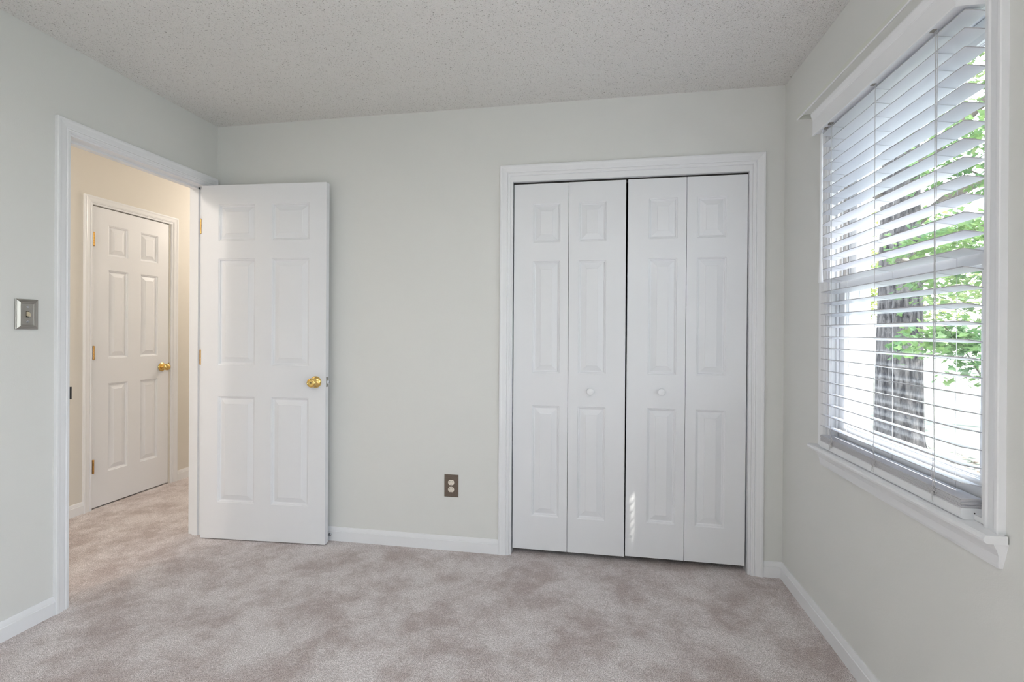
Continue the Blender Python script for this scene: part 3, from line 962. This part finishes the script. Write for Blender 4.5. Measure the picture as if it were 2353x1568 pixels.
# big tree close to the house
bx, by = 6.535, 5.22
tr = empty('tree', (bx, by, GZ)); tr.location = (0, 0, 0)
tag(tr, 'big rough-barked tree trunk standing on the lawn outside the window', 'tree')
trunk_mb(bx, by, [(GZ - 0.05, 0.32), (GZ + 0.5, 0.285), (1.2, 0.262), (2.6, 0.235), (4.5, 0.20), (6.5, 0.10)], 3.1, roots=0.16).build('trunk', M['bark'], tr, 180)
rnd = random.Random(5)
mb = MB()
BRS = [((6.5, 5.2, 2.6), (7.0, 5.0, 3.1), (7.8, 4.6, 3.5), (8.5, 4.4, 3.6)), ((6.5, 5.2, 3.0), (5.9, 5.4, 3.6), (5.2, 5.8, 4.2)), ((6.5, 5.2, 3.6), (6.9, 5.9, 4.4), (7.2, 6.6, 5.0)), ((6.5, 5.2, 3.3), (6.9, 4.4, 4.0), (7.2, 3.7, 4.5))]
for b_ in BRS:
    mb.tube(b_, 0.075, 8, 0.025)
mb.build('branches', M['twig'], tr, 180)
mb = MB()
for c, rad, n_ in (((6.7, 5.2, 5.4), (2.2, 2.2, 1.2), 1500), ((8.2, 4.4, 4.0), (1.3, 1.2, 0.7), 600), ((5.4, 5.8, 4.6), (1.2, 1.2, 0.8), 500), ((7.3, 3.9, 4.9), (1.3, 1.2, 0.7), 600)):
    cloud(mb, c, rad, n_, 0.16, rnd)
mb.build('foliage', M['leaf_soft'], tr)

# young maple at the right, its low branches crossing the view
mx_, my_ = 6.40, 3.37
tr = empty('maple_tree', (0, 0, 0))
tag(tr, 'young maple with low leafy branches at right of the window view', 'tree')
trunk_mb(mx_, my_, [(GZ - 0.05, 0.085), (0.6, 0.075), (2.4, 0.06), (4.4, 0.03)], 8.2, nseg=20).build('trunk', M['bark'], tr, 180)
mb = MB(); lv = MB(); lv2 = MB()
rnd = random.Random(11)
def bough(p, q, sag, cl, sz, n_, r=0.012):
    p, q = Vector(p), Vector(q)
    pts = [p.lerp(q, k / 8) + Vector((0, 0, sag * math.sin(PI * k / 8))) for k in range(9)]
    mb.tube(pts, r, 6, r * 0.3)
    for k in range(n_):
        t = rnd.uniform(0.12, 1.05)
        i = min(7, int(t * 8))
        c = pts[i].lerp(pts[i + 1], min(1.2, t * 8 - i))
        off = Vector((rnd.gauss(0, cl), rnd.gauss(0, cl), rnd.gauss(-0.04, cl * 0.55)))
        add_leaf(lv, c + off, sz * rnd.uniform(0.7, 1.15), rnd, 0.7)
bough((6.40, 3.37, 1.07), (5.08, 2.33, 1.13), 0.10, 0.12, 0.102, 420)
bough((6.40, 3.37, 0.59), (5.47, 2.60, 1.31), 0.05, 0.12, 0.102, 240)
bough((6.39, 3.37, 1.81), (5.44, 2.90, 1.68), 0.20, 0.16, 0.088, 300)
bough((6.39, 3.37, 2.37), (5.12, 2.54, 1.90), 0.12, 0.17, 0.095, 380)
bough((6.39, 3.37, 2.18), (5.23, 2.26, 2.16), 0.10, 0.17, 0.095, 300)
bough((6.39, 3.37, 2.83), (5.56, 2.92, 2.82), 0.10, 0.20, 0.095, 320)
bough((6.38, 3.37, 3.38), (5.66, 2.84, 3.13), 0.10, 0.20, 0.095, 320)
lv2.bm.free()
mb.build('branches', M['twig'], tr, 180)
lv.build('foliage', M['leaf_dark'], tr)

# trees further off
bgs = [(9.26, 11.78, 13.0, 1.3, 'leaf', 'bright yellow-green tree just left of the big trunk'), (13.18, 17.02, 17.5, 2.6, 'leaf', 'bright yellow-green tree standing behind the big trunk'),
       (10.00, 8.35, 9.5, 1.3, 'leaf_soft', 'soft green tree behind the young maple'), (18.82, 27.63, 27.0, 3.4, 'leaf_soft', 'distant soft green tree far beyond the big trunk'),
       (31.28, 38.90, 36.0, 4.2, 'leaf', 'most distant pale green tree at far right')]
for k, (tx, ty, far, rad, mk, lab) in enumerate(bgs):
    p = Vector((tx, ty, 0))
    tr = empty('background_tree', (0, 0, 0))
    tag(tr, lab, 'tree', group='trees across the lawn')
    trunk_mb(p.x, p.y, [(GZ - 0.05, 0.11), (1.5, 0.09), (5.0, 0.04)], 20 + k, nseg=16).build('trunk', M['bark'], tr, 180)
    mb = MB()
    rnd = random.Random(40 + k)
    base = 1.0 + 0.02 * far
    for _ in range(16):
        a = rnd.uniform(0, 2 * PI); q = rnd.uniform(0.2, 1.0) * rad
        cloud(mb, (p.x + q * math.cos(a), p.y + q * math.sin(a), base + rnd.uniform(0.0, 1.0) * rad * 1.7), (0.75, 0.75, 0.42), 110, 0.17, rnd, 0.6)
    mb.build('foliage', M[mk], tr)
# fallen leaves on the ground by the big tree
mb = MB()
rnd = random.Random(77)
for _ in range(500):
    a = rnd.uniform(0, 2 * PI); q = 0.62 + min(0.9, abs(rnd.gauss(0, 0.5)))
    add_leaf(mb, (bx + q * math.cos(a), by + q * math.sin(a), GZ + 0.02), 0.09, rnd, 0.25)
tag(mb.build('fallen_leaves', M['litter']), 'dry leaves scattered around the foot of the big tree', 'fallen leaves', 'stuff')

# stand each Empty at the base of its thing (its parts were laid out in room coordinates)
def rebase(root, base):
    b = Vector(base)
    for ch in root.children:
        ch.location = ch.location - b
    root.location = b
for o in list(C.objects):
    if o.type == 'EMPTY' and o.location.length < 1e-6 and o.children:
        lo = Vector((1e9, 1e9, 1e9)); hi = -lo
        for ch in o.children:
            if ch.type != 'MESH':
                continue
            for v in ch.data.vertices:
                p = ch.location + v.co
                for k in range(3):
                    lo[k] = min(lo[k], p[k]); hi[k] = max(hi[k], p[k])
            if ch.name.startswith('trunk'):
                break
        rebase(o, ((lo.x + hi.x) / 2, (lo.y + hi.y) / 2, lo.z))
